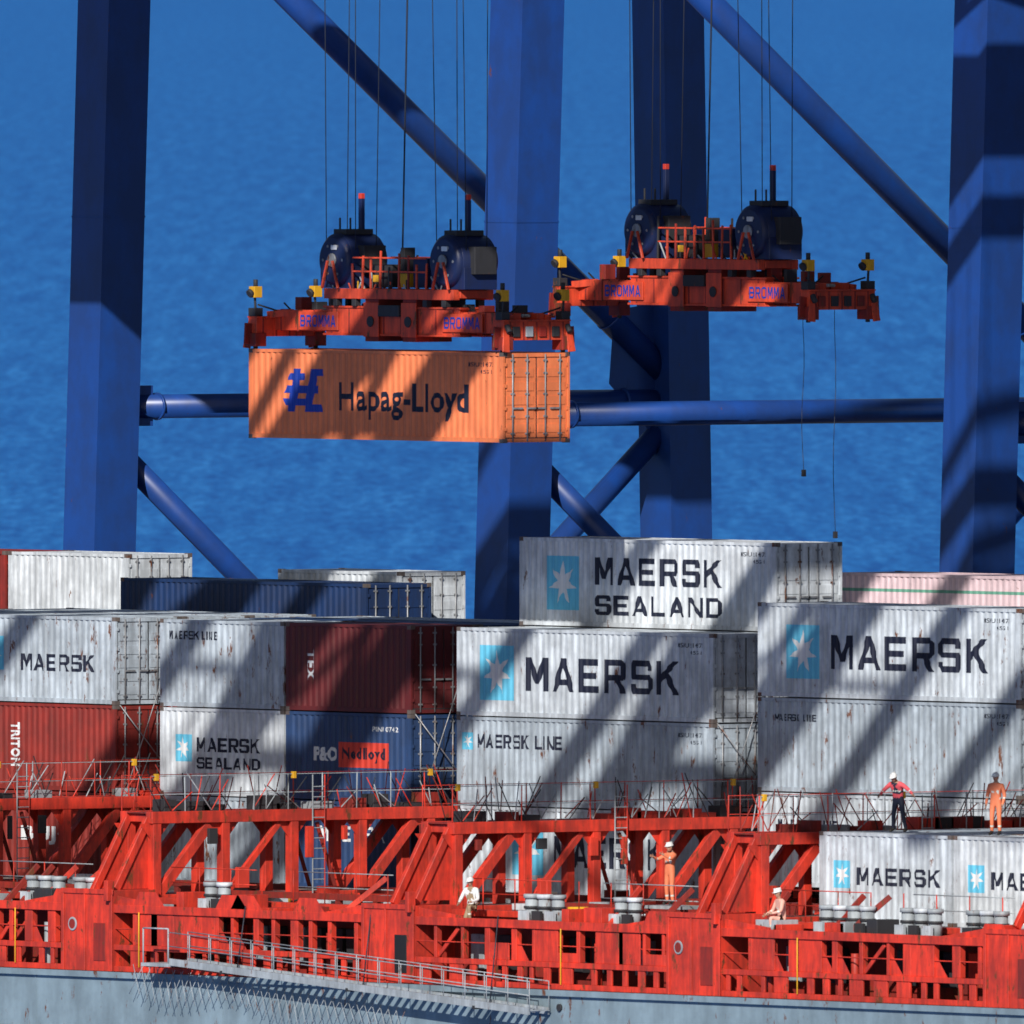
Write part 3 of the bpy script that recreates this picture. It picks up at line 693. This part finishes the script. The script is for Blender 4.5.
# ------------------------------------------------------------ people
def person(loc,face,top,legs,pose='stand',helmet=True):
    J={'pel':(0,0,.96),'sp':(0,0,1.15),'ch':(0,.01,1.36),'nk':(0,0,1.50),'hd':(0,.01,1.60),
       'lh':(-.10,0,.90),'lk':(-.11,.03,.50),'la':(-.12,0,.09),'lt':(-.13,.17,.045),
       'rh':(.10,0,.90),'rk':(.11,.03,.50),'ra':(.13,-.02,.09),'rt':(.15,.15,.045),
       'ls':(-.19,0,1.42),'le':(-.26,-.02,1.13),'lw':(-.25,.12,.90),'lm':(-.245,.15,.83),
       'rs':(.19,0,1.42),'re':(.27,-.02,1.13),'rw':(.25,.12,.90),'rm':(.245,.15,.83)}
    if pose=='reach': J.update(le=(-.30,.22,1.33),lw=(-.22,.44,1.45),lm=(-.20,.51,1.48),re=(.30,.20,1.30),rw=(.24,.42,1.38),rm=(.22,.49,1.40))
    if pose=='lean':
        J.update(sp=(0,.03,1.14),ch=(0,.12,1.32),nk=(0,.20,1.44),hd=(0,.25,1.52),ls=(-.19,.14,1.38),le=(-.44,.16,1.22),lw=(-.62,.26,1.10),lm=(-.67,.30,1.06),
                 rs=(.19,.14,1.38),re=(.34,.30,1.18),rw=(.30,.52,1.08),rm=(.29,.58,1.05),lk=(-.18,.06,.51),la=(-.26,.02,.09),lt=(-.29,.18,.045),rk=(.15,.02,.50),ra=(.22,-.08,.09),rt=(.26,.08,.045))
    if pose=='kneel':
        d=-.47
        for k_ in ('pel','sp','ch','nk','hd','lh','rh','ls','rs'): J[k_]=(J[k_][0],J[k_][1],J[k_][2]+d)
        J.update(ch=(0,.06,.88),nk=(0,.08,1.03),hd=(0,.11,1.13),ls=(-.19,.06,.95),rs=(.19,.06,.95),lk=(-.14,.42,.50),la=(-.14,.36,.09),lt=(-.15,.53,.045),rk=(.14,.20,.07),ra=(.15,-.22,.08),rt=(.15,-.34,.05),
                 le=(-.29,.16,.68),lw=(-.20,.40,.62),lm=(-.18,.47,.61),re=(.30,.14,.68),rw=(.22,.38,.58),rm=(.20,.44,.55))
    R={'pel':.135,'sp':.125,'ch':.15,'nk':.062,'hd':.06,'lh':.095,'lk':.066,'la':.050,'lt':.042,'ls':.075,'le':.054,'lw':.036,'lm':.032}
    for k in ('h','k','a','t','s','e','w','m'): R['r'+k]=R['l'+k]
    E=[('pel','sp'),('sp','ch'),('ch','nk'),('nk','hd'),('pel','lh'),('lh','lk'),('lk','la'),('la','lt'),('pel','rh'),('rh','rk'),('rk','ra'),('ra','rt'),
       ('ch','ls'),('ls','le'),('le','lw'),('lw','lm'),('ch','rs'),('rs','re'),('re','rw'),('rw','rm')]
    names=list(J); me=bpy.data.meshes.new('p'); me.from_pydata([J[n] for n in names],[(names.index(a),names.index(b_)) for a,b_ in E],[])
    o=bpy.data.objects.new('p',me); scene.collection.objects.link(o)
    o.modifiers.new('s','SKIN')
    sk=me.skin_vertices[0].data
    for i,n_ in enumerate(names): 
        sk[i].radius=(R[n_]*(1.2 if n_ in('pel','sp','ch') else 1),R[n_]*(.85 if n_ in('pel','sp','ch') else 1)); sk[i].use_root=(n_=='pel')
    su=o.modifiers.new('u','SUBSURF'); su.levels=2; su.render_levels=2
    bpy.context.view_layer.update()
    m2=bpy.data.meshes.new_from_object(o.evaluated_get(bpy.context.evaluated_depsgraph_get())); bpy.data.objects.remove(o)
    body=MB()
    m2.update()
    segs=[(Vector(J[a]),Vector(J[b_]),a,b_) for a,b_ in E]
    body.v=[tuple(v.co) for v in m2.vertices]
    for p in m2.polygons:
        cc=p.center; best=None;bd=9
        for a,b_,na,nb in segs:
            t=max(0,min(1,(cc-a).dot(b_-a)/((b_-a).length_squared+1e-9))); d=(cc-a-(b_-a)*t).length
            if d<bd: bd=d;best=(na,nb,t)
        na,nb,t=best
        if nb[1:]=='m': mt=SKIN
        elif nb=='hd' : mt=SKIN
        elif nb[1:]=='t' or (nb[1:]=='a' and t>.86): mt=BOOT
        elif nb[1:] in('k','a','h'): mt=CL[legs]
        elif nb=='sp' and t<.3: mt=CL[legs]
        else: mt=CL[top]
        if nb=='ch' and .4<t<.55 and top!='white': mt=REFL
        if nb[1:]=='a' and .45<t<.58 and legs!='dark': mt=REFL
        if nb[1:]=='w' and .2<t<.4 and top!='white': mt=REFL
        body.face(list(p.vertices),mt,True)
    hd=Vector(J['hd']); nk=Vector(J['nk']); up=(hd-nk).normalized()
    if pose in('kneel','lean'): up=(up+Vector((0,0,.6))).normalized()
    fw=(Vector((0,1,0))-up*up.y).normalized(); rt=fw.cross(up)
    M=Matrix((rt,fw,up)).transposed()
    hc=hd+up*.055
    body.ell(hc,.076,.098,.118,SKIN,16,12,rot=M)
    body.ell(hc+M@Vector((0,.015,-.06)),.058,.075,.06,SKIN,12,8,rot=M)
    body.ell(hc+M@Vector((0,.102,-.015)),.014,.022,.026,SKIN,8,6,rot=M)
    for s in (-1,1):
        body.ell(hc+M@Vector((s*.03,.088,.012)),.014,.010,.009,WINK,8,6,rot=M)
        body.ell(hc+M@Vector((s*.03,.096,.012)),.006,.005,.006,HAIR,6,4,rot=M)
        body.ell(hc+M@Vector((s*.078,-.005,-.005)),.012,.024,.034,SKIN,8,6,rot=M)
    body.ell(hc+M@Vector((0,.088,-.058)),.026,.012,.007,REDL,8,4,rot=M)
    body.ell(hc+M@Vector((0,-.018,.0)),.079,.090,.10,HAIR,14,8,zmin=-.3,rot=M)
    if helmet:
        body.ell(hc+M@Vector((0,0,.035)),.105,.128,.115,HELM,18,8,zmin=0.0,rot=M)
        body.ell(hc+M@Vector((0,.035,.035)),.118,.145,.012,HELM,18,4,zmin=-.9,rot=M)
        body.beam(hc+M@Vector((0,-.11,.10)),hc+M@Vector((0,.11,.10)),.02,.10,HELM)
    for s,side_ in ((-1,'l'),(1,'r')):
        w=Vector(J[side_+'w']); m_=Vector(J[side_+'m']); d=(m_-w).normalized(); a=d.cross(Vector((1,0,.1))).normalized()
        n_=d.cross(a).normalized()
        for i,(off,ln) in enumerate(((-.027,.062),(-.009,.072),(.009,.068),(.026,.052))):
            p=m_+a*off+d*.012; q=p+d*ln*.55+n_*(-s*.006); r_=q+d*ln*.38+n_*(-s*.022)
            body.cyl(p,q,.0095,SKIN,7,.0088); body.cyl(q,r_,.0088,SKIN,7,.0065)
        p=w+d*.03-a*.03; q=p+d*.03-a*.028; r_=q+d*.03-a*.006
        body.cyl(p,q,.012,SKIN,7,.010); body.cyl(q,r_,.010,SKIN,7,.007)
    body.obj('dock_worker',loc=loc,rz=face)
person((19.0,-8.1,13.575),TH+2.6,'red','dark','lean')
person((23.2,-7.9,13.575),TH+math.pi-.4,'orange','orange','stand')
person((11.2,-10.25,11.38),TH+2.3,'orange','orange','reach')
person((3.9,-11.75,10.73),TH+2.6,'white','khaki','kneel')
person((18.3,-11.75,10.73),TH+2.0,'pink','pink','kneel')
b=MB(); b.box(10.4,12.1,-10.58,-9.6,11.28,11.37,GALV)
for xx in (10.5,12.0):
    for yy in (-10.5,-9.7): b.box(xx-.05,xx+.05,yy-.05,yy+.05,10.8,11.28,RED2)
b.obj('work_platform')

# ------------------------------------------------------------ sea
m,nt,bs=new_mat('sea_water'); N=nt.nodes; Lk=nt.links
geo=N.new('ShaderNodeNewGeometry')
rot=N.new('ShaderNodeMapping'); rot.inputs['Rotation'].default_value=(0,0,-TH); Lk.new(geo.outputs['Position'],rot.inputs['Vector'])
def nz(su,sv,det,ro):
    mp=N.new('ShaderNodeMapping'); mp.inputs['Scale'].default_value=(1/su,1/sv,1); Lk.new(rot.outputs[0],mp.inputs['Vector'])
    t=N.new('ShaderNodeTexNoise'); t.inputs['Scale'].default_value=1; t.inputs['Detail'].default_value=det; t.inputs['Roughness'].default_value=ro; t.inputs['Distortion'].default_value=.3
    Lk.new(mp.outputs[0],t.inputs['Vector']); return t.outputs[0]
a=nz(.8,13,3,.6); b2=nz(2.2,90,3,.6); c2=nz(60,2600,2,.5)
def ma(op,x,y):
    n=N.new('ShaderNodeMath'); n.operation=op
    for i,q in enumerate((x,y)):
        if isinstance(q,(int,float)): n.inputs[i].default_value=q
        else: Lk.new(q,n.inputs[i])
    return n.outputs[0]
v=ma('ADD',ma('ADD',ma('MULTIPLY',a,.54),ma('MULTIPLY',b2,.40)),ma('MULTIPLY',c2,.06))
cr=N.new('ShaderNodeValToRGB'); Lk.new(v,cr.inputs[0])
e=cr.color_ramp.elements; e[0].position=.36; e[0].color=(.008,.092,.37,1); e[1].position=.66; e[1].color=(.034,.235,.64,1)  # ripple blues in the base colour imitate facets reflecting the sky
q=e.new(.5); q.color=(.015,.148,.48,1)
Lk.new(cr.outputs[0],bs.inputs['Base Color']); bs.inputs['Roughness'].default_value=.6; bs.inputs['Specular IOR Level'].default_value=.08
bp=N.new('ShaderNodeBump'); bp.inputs['Strength'].default_value=.3; bp.inputs['Distance'].default_value=.3; Lk.new(v,bp.inputs['Height']); Lk.new(bp.outputs[0],bs.inputs['Normal'])
b=MB(); b.poly([(-60000,-60000,0),(60000,-60000,0),(60000,60000,0),(-60000,60000,0)],m); b.obj('sea')

# ------------------------------------------------------------ light & camera
w=bpy.data.worlds.new('World'); scene.world=w; w.use_nodes=True
nt=w.node_tree; sky=nt.nodes.new('ShaderNodeTexSky'); sky.sky_type='NISHITA'; sky.sun_disc=False
sv=Vector((.50,-.65,.475)).normalized()
sky.sun_elevation=math.asin(sv.z); sky.sun_rotation=math.atan2(sv.x,sv.y)
nt.links.new(sky.outputs[0],nt.nodes['Background'].inputs[0]); nt.nodes['Background'].inputs[1].default_value=.052
ld=bpy.data.lights.new('sun','SUN'); ld.energy=5.0; ld.angle=math.radians(.5); ld.color=(1,.955,.89)
lo=bpy.data.objects.new('sun',ld); scene.collection.objects.link(lo); lo.rotation_euler=(-sv).to_track_quat('-Z','Y').to_euler(); lo.location=(0,0,200)
cd=bpy.data.cameras.new('camera'); cd.sensor_width=36; cd.lens=36*34600/1024; cd.clip_start=5; cd.clip_end=120000
cd.dof.use_dof=True; cd.dof.focus_distance=1120; cd.dof.aperture_fstop=5.0
co=bpy.data.objects.new('camera',cd); scene.collection.objects.link(co)
co.location=(-5.81*C+1000*S,-5.81*S-1000*C,40); co.rotation_euler=(math.radians(90)-math.atan(612/34600),0,TH)
scene.camera=co
